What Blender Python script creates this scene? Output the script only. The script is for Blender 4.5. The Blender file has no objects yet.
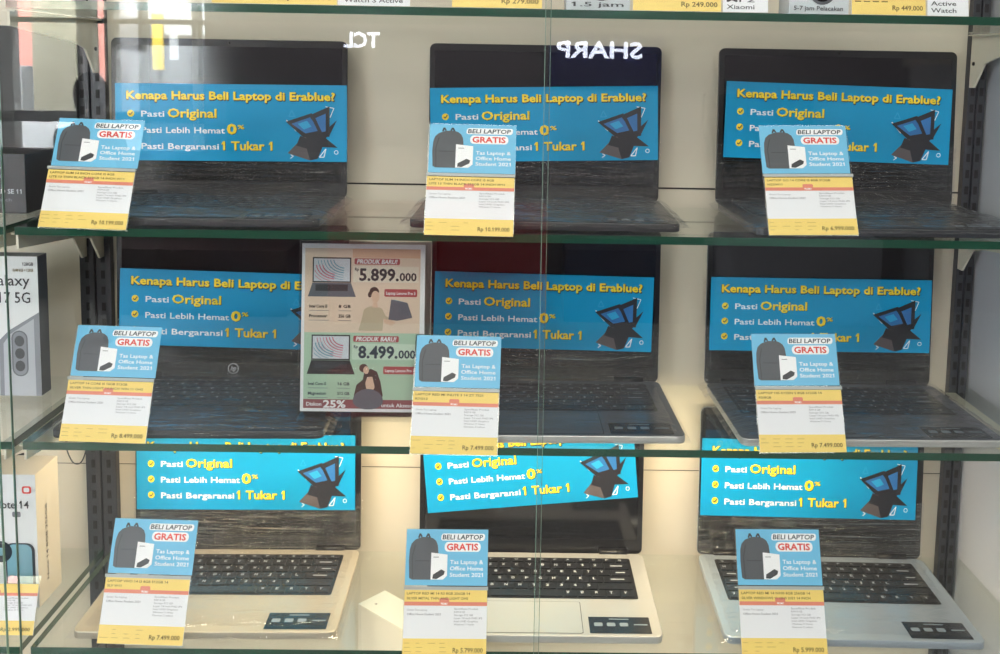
import bpy, bmesh, math, random
from mathutils import Vector, Matrix, noise
random.seed(7)
S = bpy.context.scene
COL = S.collection
R = math.radians

# ------------------------------------------------------------------ camera
F_PX, PX, PY = 990.46, 524.98, 173.37
CAM = Vector((-.0088, -1.2675, .7899))
PITCH, YAW, ROLL = .1073, -.0127, .0171
cam_d = bpy.data.cameras.new('camera')
cam_d.sensor_width = 36
cam_d.lens = F_PX / 1000 * 36
cam_d.shift_x = (500 - PX) / 1000
cam_d.shift_y = (PY - 327) / 1000
cam_d.clip_start = .02
cam = bpy.data.objects.new('camera', cam_d)
COL.objects.link(cam)
CM = Matrix.Rotation(YAW, 3, 'Z') @ Matrix.Rotation(R(90) - PITCH, 3, 'X') @ Matrix.Rotation(ROLL, 3, 'Z')
cam.matrix_world = Matrix.Translation(CAM) @ CM.to_4x4()
S.camera = cam

def ray(u, v):
    return CM @ Vector(((u - PX) / F_PX, -(v - PY) / F_PX, -1))
def atY(u, v, Y):
    d = ray(u, v); return CAM + d * ((Y - CAM.y) / d.y)
def atZ(u, v, Z):
    d = ray(u, v); return CAM + d * ((Z - CAM.z) / d.z)

# ------------------------------------------------------------------ world, exposure
w = bpy.data.worlds.new('shop_air'); S.world = w; w.use_nodes = True
bg = w.node_tree.nodes['Background']
bg.inputs[0].default_value = (.75, .85, 1, 1); bg.inputs[1].default_value = .12
S.view_settings.view_transform = 'Standard'
S.view_settings.look = 'None'
S.view_settings.gamma = 1
S.view_settings.use_curve_mapping = False
S.view_settings.exposure = 0.0

def area(name, loc, target, sx, sy, power, color):
    l = bpy.data.lights.new(name, 'AREA'); l.shape = 'RECTANGLE'; l.size = sx; l.size_y = sy
    l.energy = power; l.color = color
    o = bpy.data.objects.new(name, l); COL.objects.link(o); o.location = loc
    o.rotation_euler = (Vector(target) - Vector(loc)).to_track_quat('-Z', 'Y').to_euler()
    return o
# shop ceiling light and an added fill in front of the cabinet, daylight from the shop entrance on the left, warm strip in the bottom bay
area('ceiling_light_row', (-.1, -1.5, 2.05), (0, .2, .3), 2.6, .5, 23, (1, .95, .87))
area('ceiling_light_far', (.2, -3.4, 2.1), (0, .2, .4), 3.0, .6, 46, (1, .95, .88))  # added fill lamp, more frontal light on the poster and cards
area('entrance_daylight', (-3.3, -3.2, .9), (.6, .2, .4), 1.8, 2.0, 34, (.82, .90, 1))
area('bay_strip_light', (-.05, .14, .268), (-.05, .20, 0), 1.15, .012, 4.2, (1, .79, .51))
area('shop_wall_wash', (.2, -3.2, 2.2), (.2, -5.3, .3), 5.0, .4, 170, (.95, .95, 1))  # added lamp, brightens the mirrored wall so the dark lids look veiled
area('street_daylight', (-5.2, -5.62, 3.6), (-5.2, -8, .2), 7.0, 1.6, 6500, (.95, .98, 1))
area('lower_bay_strip_light', (-.05, .035, -.018), (-.05, .2, -.33), 1.15, .012, 1.0, (1, .86, .66))  # added lamp, brightens the white carton under the bottom shelf

# ------------------------------------------------------------------ materials
def lin(c):
    return tuple((x / 255 / 12.92 if x / 255 <= .04045 else ((x / 255 + .055) / 1.055) ** 2.4) for x in c) + (1,)
MATS = {}
def mat(name, rgb, rough=.5, metal=0, spec=.5, emit=0, noise_amt=0, noise_scale=20, bump=0):
    if name in MATS: return MATS[name]
    m = bpy.data.materials.new(name); m.use_nodes = True
    nt = m.node_tree; b = nt.nodes['Principled BSDF']
    b.inputs['Base Color'].default_value = lin(rgb)
    b.inputs['Roughness'].default_value = rough
    b.inputs['Metallic'].default_value = metal
    b.inputs['Specular IOR Level'].default_value = spec
    if emit:
        b.inputs['Emission Color'].default_value = lin(rgb); b.inputs['Emission Strength'].default_value = emit
    if noise_amt or bump:
        tc = nt.nodes.new('ShaderNodeTexCoord'); n = nt.nodes.new('ShaderNodeTexNoise')
        n.inputs['Scale'].default_value = noise_scale; n.inputs['Detail'].default_value = 4
        nt.links.new(tc.outputs['Object'], n.inputs['Vector'])
        if noise_amt:
            mx = nt.nodes.new('ShaderNodeMixRGB'); mx.blend_type = 'MULTIPLY'; mx.inputs[0].default_value = 1
            cr = nt.nodes.new('ShaderNodeValToRGB')
            cr.color_ramp.elements[0].color = (1 - noise_amt,) * 3 + (1,); cr.color_ramp.elements[0].position = .3
            cr.color_ramp.elements[1].color = (1, 1, 1, 1); cr.color_ramp.elements[1].position = .7
            nt.links.new(n.outputs['Fac'], cr.inputs[0])
            mx.inputs[1].default_value = lin(rgb); nt.links.new(cr.outputs[0], mx.inputs[2])
            nt.links.new(mx.outputs[0], b.inputs['Base Color'])
        if bump:
            bp = nt.nodes.new('ShaderNodeBump'); bp.inputs['Strength'].default_value = bump; bp.inputs['Distance'].default_value = .002
            nt.links.new(n.outputs['Fac'], bp.inputs['Height']); nt.links.new(bp.outputs[0], b.inputs['Normal'])
    MATS[name] = m
    return m

def glass(name, tint=(1, 1, 1), f0=.04, rough=0.0, power=5.0, haze=0, haze_col=(.8, .8, .8), bump=None, fmax=1.0):
    """thin clear sheet: straight-through transmission plus a Schlick reflection, same from both sides"""
    m = bpy.data.materials.new(name); m.use_nodes = True
    nt = m.node_tree; nt.nodes.clear(); N = nt.nodes.new; L = nt.links.new
    out = N('ShaderNodeOutputMaterial'); tr = N('ShaderNodeBsdfTransparent'); gl = N('ShaderNodeBsdfGlossy')
    tr.inputs[0].default_value = tint + (1,); gl.inputs['Roughness'].default_value = rough
    gl.inputs[0].default_value = (1, 1, 1, 1)
    geo = N('ShaderNodeNewGeometry'); dot = N('ShaderNodeVectorMath'); dot.operation = 'DOT_PRODUCT'
    L(geo.outputs['Incoming'], dot.inputs[0])
    if bump:
        tc = N('ShaderNodeTexCoord'); mp = N('ShaderNodeMapping'); mp.inputs['Scale'].default_value = bump[0]
        n = N('ShaderNodeTexNoise'); n.inputs['Scale'].default_value = 1; n.inputs['Detail'].default_value = 5; n.inputs['Distortion'].default_value = 1.2
        b = N('ShaderNodeBump'); b.inputs['Strength'].default_value = bump[1]; b.inputs['Distance'].default_value = .02
        L(tc.outputs['Object'], mp.inputs[0]); L(mp.outputs[0], n.inputs['Vector']); L(n.outputs['Fac'], b.inputs['Height'])
        L(b.outputs[0], gl.inputs['Normal']); L(b.outputs[0], dot.inputs[1])
    else:
        L(geo.outputs['Normal'], dot.inputs[1])
    ab = N('ShaderNodeMath'); ab.operation = 'ABSOLUTE'; L(dot.outputs['Value'], ab.inputs[0])
    om = N('ShaderNodeMath'); om.operation = 'SUBTRACT'; om.inputs[0].default_value = 1; L(ab.outputs[0], om.inputs[1])
    pw = N('ShaderNodeMath'); pw.operation = 'POWER'; L(om.outputs[0], pw.inputs[0]); pw.inputs[1].default_value = power
    ma = N('ShaderNodeMath'); ma.operation = 'MULTIPLY_ADD'; L(pw.outputs[0], ma.inputs[0])
    ma.inputs[1].default_value = fmax - f0; ma.inputs[2].default_value = f0; ma.use_clamp = True
    mx = N('ShaderNodeMixShader'); L(ma.outputs[0], mx.inputs[0]); L(tr.outputs[0], mx.inputs[1]); L(gl.outputs[0], mx.inputs[2])
    last = mx
    if haze:
        df = N('ShaderNodeBsdfDiffuse'); df.inputs[0].default_value = haze_col + (1,)
        m2 = N('ShaderNodeMixShader'); m2.inputs[0].default_value = haze
        L(mx.outputs[0], m2.inputs[1]); L(df.outputs[0], m2.inputs[2]); last = m2
    L(last.outputs[0], out.inputs[0])
    MATS[name] = m
    return m

M_DOOR = glass('door_glass', (.985, .995, .99), f0=.042)
M_SHELF = glass('shelf_glass', (.965, .985, .972), f0=.035, fmax=.7)
M_ACRYL = glass('clear_acrylic', (.97, .98, .98), f0=.05)
M_WRAP = glass('plastic_wrap', (.96, .96, .97), f0=.06, rough=.12, haze=.04, bump=((8, 48, 48), .6), fmax=.8)
M_WRAPT = glass('plastic_wrap_taut', (.97, .97, .98), f0=.05, rough=.04, haze=.01, bump=((7, 26, 30), .28), fmax=.7)
M_WRAPV = glass('plastic_wrap_lid', (.97, .97, .98), f0=.05, rough=.07, haze=.015, bump=((5, 110, 6), .9), fmax=.8)
M_EDGE = mat('glass_edge_green', (18, 66, 48), .12, spec=.8)
M_DEDGE = mat('door_edge_green', (120, 150, 135), .2, spec=.8)
M_PANEL = mat('cream_laminate', (214, 205, 186), .45, noise_amt=.05, noise_scale=3)
M_SEAM = mat('dark_seam', (25, 24, 24), .8)
M_SIDE = mat('side_laminate', (196, 200, 208), .4, noise_amt=.05, noise_scale=4)
M_CREAMMETAL = mat('cream_painted_metal', (222, 216, 198), .4)
M_BLACKMETAL = mat('black_painted_metal', (52, 54, 60), .4)
M_SLOT = mat('slot_dark', (8, 8, 9), .7)
M_BEZEL = mat('laptop_black_plastic', (16, 16, 19), .28, spec=.45)
M_SCREEN = mat('laptop_screen_glass', (9, 8, 12), .10, spec=.6)
M_KEYBED = mat('keyboard_bed', (24, 25, 28), .4)
M_KEY = mat('key_cap', (30, 31, 35), .35)
M_LEG = mat('key_legend', (190, 195, 200), .5)
M_STICKER = mat('palm_rest_sticker', (26, 34, 44), .25)
M_STICKER2 = mat('sticker_print', (130, 145, 155), .4)
M_BODY = {
 'black': mat('laptop_body_black', (46, 46, 49), .35, noise_amt=.05, noise_scale=300),
 'charcoal': mat('laptop_body_charcoal', (48, 50, 55), .25),
 'slate': mat('laptop_body_slate', (98, 101, 108), .28, metal=.25),
 'gold': mat('laptop_body_gold', (190, 182, 164), .32, metal=.35),
 'silver': mat('laptop_body_silver', (192, 192, 188), .3, metal=.35),
 'bluegrey': mat('laptop_body_bluegrey', (166, 178, 188), .3, metal=.35)}
M_BLUE = mat('banner_blue', (0, 150, 202), .4, spec=.3)
M_BLUE2 = mat('banner_blue_light', (38, 164, 214), .38)
M_YEL = mat('banner_yellow', (250, 218, 40), .4)
M_NAVY = mat('print_navy', (30, 48, 66), .45)
M_WHITE = mat('print_white', (245, 246, 248), .45)
M_LAPD = mat('print_dark', (34, 34, 42), .45)
M_LAPG = mat('print_brown_grey', (92, 84, 86), .45)
M_LAPS = mat('print_screen_blue', (40, 110, 175), .45)
M_SKY = mat('card_sky_blue', (104, 184, 222), .4)
M_BAG = mat('print_bag_grey', (74, 78, 84), .45)
M_BAG2 = mat('print_bag_dark', (52, 55, 60), .45)
M_RED = mat('print_red', (214, 54, 44), .45)
M_ORANGE = mat('print_orange', (218, 128, 104), .45)
M_TAGY = mat('tag_yellow', (238, 208, 112), .45)
M_TAGW = mat('tag_white', (234, 236, 240), .45)
M_TXT = mat('tag_text_grey', (120, 122, 130), .5)
M_TXTY = mat('tag_text_olive', (112, 92, 30), .5)
M_TAGL = mat('tag_faint_print', (196, 166, 84), .5)
M_GREYBAR = mat('acrylic_slot_grey', (170, 176, 176), .3)

# ------------------------------------------------------------------ builders
def link(o, parent=None, mw=None):
    COL.objects.link(o)
    if parent is not None: o.parent = parent
    if mw is not None: o.matrix_local = mw
    return o
def thing(name, label, cat, loc=(0, 0, 0), rotz=0, group=None):
    o = bpy.data.objects.new(name, None); o.empty_display_size = .03; COL.objects.link(o)
    o.location = loc; o.rotation_euler = (0, 0, rotz); o['label'] = label; o['category'] = cat
    if group: o['group'] = group
    return o
def tag(o, label, cat, group=None):
    o['label'] = label; o['category'] = cat
    if group: o['group'] = group
    return o
class MB:
    """collects polygons with materials and links them as one mesh"""
    def __init__(s): s.v = []; s.f = []; s.m = []; s.mats = []
    def mi(s, m):
        if m not in s.mats: s.mats.append(m)
        return s.mats.index(m)
    def poly(s, pts, m):
        b = len(s.v); s.v += [tuple(p) for p in pts]; s.f.append(tuple(range(b, b + len(pts)))); s.m.append(s.mi(m))
    def flat(s, pts, m, z=0): s.poly([(x, y, z) for x, y in pts], m)
    def rect(s, x0, y0, x1, y1, m, z=0): s.flat([(x0, y0), (x1, y0), (x1, y1), (x0, y1)], m, z)
    def rrect(s, x0, y0, x1, y1, r, m, z=0, skew=0):
        pts = []
        for cx, cy, a0 in ((x1 - r, y0 + r, -90), (x1 - r, y1 - r, 0), (x0 + r, y1 - r, 90), (x0 + r, y0 + r, 180)):
            for k in range(6):
                a = R(a0 + 18 * k); pts.append((cx + r * math.cos(a), cy + r * math.sin(a)))
        s.flat([(x + skew * (y - y0), y) for x, y in pts], m, z)
    def disc(s, cx, cy, rx, ry, m, z=0, n=20): s.flat([(cx + rx * math.cos(2 * math.pi * k / n), cy + ry * math.sin(2 * math.pi * k / n)) for k in range(n)], m, z)
    def line(s, pts, wd, m, z=0):
        for (x0, y0), (x1, y1) in zip(pts, pts[1:]):
            d = math.hypot(x1 - x0, y1 - y0) or 1; nx, ny = -(y1 - y0) / d * wd / 2, (x1 - x0) / d * wd / 2
            s.flat([(x0 - nx, y0 - ny), (x1 - nx, y1 - ny), (x1 + nx, y1 + ny), (x0 + nx, y0 + ny)], m, z)
    def box(s, x0, y0, z0, x1, y1, z1, m, side=None):
        """side: material of the four upright faces when it differs"""
        p = [(x0, y0, z0), (x1, y0, z0), (x1, y1, z0), (x0, y1, z0), (x0, y0, z1), (x1, y0, z1), (x1, y1, z1), (x0, y1, z1)]
        b = len(s.v); s.v += p
        for k, q in enumerate(((3, 2, 1, 0), (4, 5, 6, 7), (0, 1, 5, 4), (1, 2, 6, 5), (2, 3, 7, 6), (3, 0, 4, 7))):
            s.f.append(tuple(b + i for i in q)); s.m.append(s.mi(side if side and k > 1 else m))
    def prism(s, pts, z0, z1, m, side=None):
        n = len(pts); b = len(s.v)
        s.v += [(x, y, z0) for x, y in pts] + [(x, y, z1) for x, y in pts]
        s.f.append(tuple(b + n + i for i in range(n))); s.m.append(s.mi(m))
        s.f.append(tuple(b + n - 1 - i for i in range(n))); s.m.append(s.mi(m))
        for i in range(n):
            j = (i + 1) % n; s.f.append((b + i, b + j, b + n + j, b + n + i)); s.m.append(s.mi(side or m))
    def text(s, txt, x0, x1, y, h, m, z=0, bold=0.0, skew=0, cap=None):
        V, Fc = glyphs(txt, min(bold, .012))
        wd = x1 - x0; e = max(0, bold - .012) * h * 1.3
        for q, (dx, dy) in enumerate(((0, 0), (-e, 0), (e, 0), (0, e), (0, -e)) if e else ((0, 0),)):
            b = len(s.v)
            for (a, c) in V: s.v.append((x0 + a * wd + skew * c * h + dx, y + c * h + dy, z + q * .00001))
            for f in Fc: s.f.append(tuple(b + i for i in f)); s.m.append(s.mi(m))
    def mesh(s, name):
        me = bpy.data.meshes.new(name); me.from_pydata(s.v, [], s.f)
        for m in s.mats: me.materials.append(m)
        me.polygons.foreach_set('material_index', s.m); me.update()
        return me
    def build(s, name, parent=None, mw=None, bevel=0):
        o = bpy.data.objects.new(name, s.mesh(name)); link(o, parent, mw)
        if bevel:
            b = o.modifiers.new('bevel', 'BEVEL'); b.width = bevel; b.segments = 2; b.limit_method = 'ANGLE'; b.angle_limit = R(40)
        return o
GL = {}
def glyphs(txt, bold):
    """outline font text as triangles: x scaled 0..1 over its width, y in cap heights"""
    k = (txt, round(bold, 3))
    if k in GL: return GL[k]
    CAPH = .69
    def raw(q):
        c = bpy.data.curves.new('t', 'FONT'); c.body = q; c.size = 1; c.offset = bold; c.resolution_u = 2; c.fill_mode = 'FRONT'
        o = bpy.data.objects.new('t', c); COL.objects.link(o)
        dg = bpy.context.evaluated_depsgraph_get(); me = bpy.data.meshes.new_from_object(o.evaluated_get(dg))
        vs = [(v.co.x, v.co.y) for v in me.vertices]; fs = [tuple(p.vertices) for p in me.polygons]
        bpy.data.objects.remove(o); bpy.data.curves.remove(c); bpy.data.meshes.remove(me)
        return vs, fs
    vs, Fc = raw(txt)
    if '1' in txt:                                   # the built-in font's 1 is a bare stem: add its flag
        one = raw('1')[0]; sw = max(v[0] for v in one) - min(v[0] for v in one); top = max(v[1] for v in one)
        for i, ch in enumerate(txt):
            if ch == '1':
                xr = max(v[0] for v in raw(txt[:i + 1])[0]); xl = xr - sw; b0 = len(vs)
                vs += [(xl - .12, top - .19), (xl - .10, top - .26), (xl + .02, top - .17), (xl + sw * .5, top), (xl, top)]
                Fc.append((b0, b0 + 1, b0 + 2, b0 + 3, b0 + 4))
    xs = [v[0] for v in vs] or [0, 1]
    a, b = min(xs), max(xs)
    V = [((x - a) / max(b - a, 1e-6), y / CAPH) for x, y in vs]
    GL[k] = (V, Fc)
    return GL[k]
def rounded(w_, d_, r, n=5):
    pts = []
    for cx, cy, a0 in ((w_ / 2 - r, -d_ / 2 + r, -90), (w_ / 2 - r, d_ / 2 - r, 0), (-w_ / 2 + r, d_ / 2 - r, 90), (-w_ / 2 + r, -d_ / 2 + r, 180)):
        for k in range(n + 1):
            a = R(a0 + 90 / n * k); pts.append((cx + r * math.cos(a), cy + r * math.sin(a)))
    return pts
def tube(name, pts, r, m, parent=None, cyclic=False, n=8):
    bm = bmesh.new(); P = [Vector(p) for p in pts]; rings = []
    for i, p in enumerate(P):
        t = (P[min(i + 1, len(P) - 1)] - P[max(i - 1, 0)]).normalized()
        a = t.orthogonal().normalized() if i == 0 else (pa - t * pa.dot(t)).normalized(); pa = a; b = t.cross(a)
        rings.append([bm.verts.new(p + (a * math.cos(2 * math.pi * k / n) + b * math.sin(2 * math.pi * k / n)) * r) for k in range(n)])
    for q, s in zip(rings, rings[1:]):
        for k in range(n): bm.faces.new((q[k], q[(k + 1) % n], s[(k + 1) % n], s[k]))
    bm.faces.new(rings[0][::-1]); bm.faces.new(rings[-1])
    me = bpy.data.meshes.new(name); bm.to_mesh(me); bm.free(); me.materials.append(m)
    for p in me.polygons: p.use_smooth = True
    return link(bpy.data.objects.new(name, me), parent)
def copy_tree(o, parent=None):
    c = o.copy(); COL.objects.link(c)
    if parent is not None: c.parent = parent; c.matrix_local = o.matrix_local.copy()
    for ch in [x for x in o.children]: copy_tree(ch, c)
    return c

# ------------------------------------------------------------------ cabinet structure
ZS = [.8626, .5736, .2868, 0.0]
XR = .738
def struct(o): o['kind'] = 'structure'; return o
mb = MB()
zz = [-.33, .1326, .6006, .95, 1.3]; gp = [0, .0007, .0015, .0005, 0]
for a, b, g0, g1 in zip(zz, zz[1:], gp, gp[1:]):
    mb.box(-1.35, .30, a + g0, XR + .02, .318, b - g1, M_PANEL)
mb.box(-1.35, .306, -.33, XR + .02, .322, 1.3, M_SEAM)
mb.box(-1.35, .3002, .5994, XR, .306, .6018, M_SEAM); mb.box(-1.35, .3002, .1321, XR, .306, .1331, M_SEAM)
struct(mb.build('wall_back'))
mb = MB(); mb.box(XR, -.02, -.33, XR + .018, .30, 1.3, M_SIDE); struct(mb.build('wall_right'))
mb = MB(); mb.box(-1.37, -.02, -.33, -1.35, .30, 1.3, M_SIDE); struct(mb.build('wall_left'))
mb = MB(); mb.box(-1.37, -.06, -.36, XR + .018, .322, -.33, M_PANEL); struct(mb.build('floor_cabinet'))
mb = MB(); mb.box(-1.37, -.06, 1.3, XR + .018, .322, 1.33, M_PANEL); struct(mb.build('ceiling_cabinet'))

# uprights with slots
def upright(x0, x1, label):
    t = thing('slotted_upright', label, 'shelf upright', ((x0 + x1) / 2, .29, -.33), 0, 'slotted uprights of the display cabinet')
    h = (x1 - x0) / 2
    mb = MB(); mb.box(-h, -.004, 0, -.0015, .01, 1.63, M_BLACKMETAL); mb.box(.0015, -.004, 0, h, .01, 1.63, M_BLACKMETAL)
    mb.box(-.0015, .002, 0, .0015, .01, 1.63, M_SLOT); mb.build('rail', t, bevel=.0008)
    mb = MB()
    for k in range(62):
        z = .02 + k * .026
        for sx in (-1, 1): mb.box(sx * h * .5 - .003, -.0046, z, sx * h * .5 + .003, -.0038, z + .013, M_SLOT)
    mb.build('slot_row', t)
    return t
upright(-.693, -.644, 'black slotted upright behind the gap between the two glass bays at left')
upright(.705, .733, 'black slotted upright in the right rear corner beside the side wall')

# glass shelves (side material is the green polished edge)
def shelf(x0, x1, z, label, d=.275, y0=0):
    mb = MB(); mb.box(0, 0, -.0105, x1 - x0, d, 0, M_SHELF, side=M_EDGE)
    mb.m[4] = mb.mi(M_SHELF)
    if x1 > 0: mb.m[3] = mb.mi(M_SHELF)
    o = mb.build('glass_shelf'); o.location = (x0, y0, z)
    tag(o, label, 'shelf', 'glass shelves of the display cabinet'); return o
wl = ['glass shelf at the very top carrying watch boxes and yellow price cards',
      'glass shelf under the upper row of three laptops', 'glass shelf under the middle row of laptops and the sale poster',
      'glass shelf under the bottom row of silver laptops']
for z, l in zip(ZS, wl): shelf(-.649, .734, z, l)
for z, l in zip(ZS[1:], ['short glass shelf at left carrying the black box', 'short glass shelf at left carrying the grey and white phone box',
                     'short glass shelf at left carrying the white phone box with a teal phone picture']):
    shelf(-1.34, -.664, z, l)

# brackets
def bracket(x, z, label, grp='cream shelf brackets'):
    t = thing('shelf_bracket', label, 'shelf bracket', (x, .286, z - .0116), 0, grp)
    prof = [(0, 0), (0, -.082), (-.015, -.082), (-.046, -.045), (-.085, -.036), (-.268, -.020), (-.268, 0)]
    mb = MB()
    n = len(prof); b = 0
    for sx in (-.0016, .0016): mb.v += [(sx, y, zq) for y, zq in prof]
    mb.f += [tuple(range(n))[::-1], tuple(range(n, 2 * n))]; mb.m += [0, 0]; mb.mats = [M_CREAMMETAL]
    for i in range(n): mb.f.append((i, (i + 1) % n, n + (i + 1) % n, n + i)); mb.m.append(0)
    mb.build('arm', t)
    mb = MB(); mb.box(-.008, -.268, -.0018, .008, 0, .0002, M_CREAMMETAL); mb.build('flange', t)
    tube('rivet', [(-.0035, -.012, -.045), (.0035, -.012, -.045)], .003, M_SLOT, t)
    return t
rn = ['under the topmost shelf', 'under the upper laptop shelf', 'under the middle laptop shelf', 'under the bottom laptop shelf']
for z, l in zip(ZS[:3], rn):
    bracket(.7075, z, 'cream shelf bracket at right, ' + l)
    bracket(-.655, z, 'cream shelf bracket at left, right one of the pair ' + l)
    if z < .8: bracket(-.682, z, 'cream shelf bracket at left, left one of the pair ' + l)

# ------------------------------------------------------------------ glass doors
def door(x0, x1, y, label, num):
    t = thing('glass_door', label, 'glass door', (x0, y, -.33), 0, 'sliding glass doors of the cabinet')
    mb = MB(); mb.box(.0006, 0, 0, x1 - x0 - .0006, .005, 1.62, M_DOOR); mb.build('pane', t)
    mb = MB(); mb.box(0, 0, 0, .0006, .005, 1.62, M_DEDGE); mb.box(x1 - x0 - .0006, 0, 0, x1 - x0, .005, 1.62, M_DEDGE); mb.build('polished_edge', t)
    return t
door(-1.34, -.653, -.052, 'clear sliding glass door over the left bay with the phone boxes', 1)
door(-.645, .036, -.035, 'clear sliding glass door covering the left half of the laptop shelves', 2)
door(.0285, .735, -.045, 'clear sliding glass door covering the right half of the laptop shelves', 3)

# ------------------------------------------------------------------ promo banner (flat print with real sheet thickness)
BW, BH = .36, .121
def banner_meshes():
    U = BW / 602.0
    def X(px): return (px - 50) * U
    def Y(py): return (330 - py) * BH / 200.0
    sheet = MB(); sheet.box(0, 0, 0, BW, BH, .0006, M_BLUE)
    z = .0009
    h = MB()
    for dx, dy in ((1.4, -1.6), (0, 0)):
        h.text('Kenapa Harus Beli Laptop di Erablue?', X(79 + dx), X(621 + dx), Y(171 - dy), 21 * BH / 200, M_NAVY, z + .00005 * (dx == 0), bold=.055)
    h.text('Kenapa Harus Beli Laptop di Erablue?', X(80), X(620), Y(170), 20 * BH / 200, M_YEL, z + .0003, bold=.04)
    t = MB()
    hh = 15 * BH / 200
    for s, x0, x1, y in (('Pasti', 117, 177, 216), ('Pasti Lebih Hemat', 117, 334, 258), ('Pasti Bergaransi', 117, 318, 300)):
        t.text(s, X(x0), X(x1), Y(y), hh, M_WHITE, z, bold=.0165)
    def yel(s, x0, x1, y, hp, b=.03):
        t.text(s, X(x0) + .0006, X(x1) + .0006, Y(y) - .0007, hp * BH / 200, M_NAVY, z, bold=b + .012)
        t.text(s, X(x0), X(x1), Y(y), hp * BH / 200, M_YEL, z + .0003, bold=b)
    yel('Original', 186, 312, 217, 22); yel('0', 340, 364, 259, 25, .045); yel('%', 367, 384, 246, 10); yel('1 Tukar 1', 325, 457, 301, 22)
    t0 = t; dl = []
    t = MB(); dl.append(t); t.line([(X(500), Y(212)), (X(508), Y(196)), (X(516), Y(212)), (X(500), Y(212))], .0012, M_BLUE2, z)
    t = MB(); dl.append(t); t.line([(X(494), Y(222)), (X(520), Y(250))], .0018, M_WHITE, z)
    t = MB(); dl.append(t); t.line([(X(596), Y(186)), (X(618), Y(190)), (X(608), Y(214))], .0012, M_WHITE, z)
    t = MB(); dl.append(t); t.line([(X(580), Y(318)), (X(592), Y(318)), (X(597), Y(296)), (X(580), Y(318))], .0014, M_WHITE, z)
    t = MB(); dl.append(t); t.line([(X(624 + 5 * math.cos(k * .7)), Y(305 + 5 * math.sin(k * .7))) for k in range(10)], .0010, M_WHITE, z)
    t = MB(); dl.append(t); t.line([(X(504), Y(322)), (X(512), Y(316)), (X(505), Y(312))], .0012, M_WHITE, z)
    dd = [q.mesh('doodle') for q in dl]; t = t0
    ck = []
    for y in (208, 249, 291):
        c = MB(); c.disc(X(90), Y(y), 9 * U, 9 * BH / 200, M_YEL, z, 24)
        c.line([(X(85.5), Y(y)), (X(89), Y(y + 4)), (X(95.5), Y(y - 4.5))], .0016, M_NAVY, z + .0003); ck.append(c)
    p = MB()
    # folded convertible laptop forming a star
    def P(pts, m, k): p.flat([(X(a), Y(b)) for a, b in pts], m, z + .00022 * k)
    P([(497, 308), (545, 258), (578, 258), (556, 327)], M_LAPG, 0)
    P([(545, 262), (602, 256), (576, 322), (556, 327), (548, 300)], M_LAPD, 1)
    P([(584, 258), (628, 293), (580, 291)], M_LAPD, 2)
    P([(530, 262), (552, 272), (548, 296), (520, 288)], M_LAPD, 2)
    P([(600, 244), (626, 221), (604, 266)], M_LAPD, 3)
    P([(493, 226), (560, 203), (600, 266), (538, 266)], M_LAPD, 4)
    P([(508, 231), (556, 214), (582, 248), (544, 256)], M_LAPS, 5)
    P([(556, 208), (607, 185), (607, 264), (584, 266)], M_LAPD, 6)
    P([(570, 216), (597, 204), (597, 250), (587, 252)], M_LAPS, 7)
    P([(524, 231), (548, 223), (560, 238), (540, 246)], M_BLUE2, 8)
    return sheet.mesh('promo_banner'), h.mesh('headline'), t.mesh('lettering'), [c.mesh('check_mark') for c in ck], p.mesh('laptop_picture'), dd
BM = banner_meshes()
def add_banner(parent, mw):
    o = link(bpy.data.objects.new('promo_banner', BM[0]), parent, mw)
    for n, me in (('headline', BM[1]), ('lettering', BM[2]), ('laptop_picture', BM[4])): link(bpy.data.objects.new(n, me), o)
    for me in BM[3]: link(bpy.data.objects.new('check_mark', me), o)
    for me in BM[5]: link(bpy.data.objects.new('doodle', me), o)
    return o

# ------------------------------------------------------------------ laptop
LW, LD, LH = .36, .235, .242
def key_layout():
    rows = []
    g = .0026
    x0, x1 = -.152, .152
    rows.append((-.0215, .0110, [1] * 15))
    rows.append((-.0360, .0168, [1] * 13 + [2.1]))
    rows.append((-.0562, .0168, [1.5] + [1] * 12 + [1.6]))
    rows.append((-.0764, .0168, [1.8] + [1] * 11 + [2.3]))
    rows.append((-.0966, .0168, [2.3] + [1] * 10 + [2.8]))
    rows.append((-.1168, .0170, [1.2, 1, 1, 1.1, 5.6, 1, 1, 1, 1, 1]))
    K = []
    for y, h, ws in rows:
        n = len(ws); unit = ((x1 - x0) - g * (n - 1)) / sum(ws); x = x0
        for w_ in ws:
            K.append((x, y - h, x + unit * w_, y)); x += unit * w_ + g
    return K
KEYS = key_layout()
def rnd_legend(mb, x0, y0, x1, y1, z, i):
    random.seed(i * 13 + 5)
    w_ = x1 - x0; h = y1 - y0
    ch = 'QWERTYUIOPASDFGHJKLZXCVBNM1234567890'[i % 36]
    if w_ > .05: return
    if w_ > .024: mb.rect(x0 + w_ * .25, y0 + h * .4, x0 + w_ * .75, y0 + h * .55, M_LEG, z); return
    mb.text(ch, x0 + .004, x0 + .0085, y0 + h * .42, h * .35, M_LEG, z, bold=.02)
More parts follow.
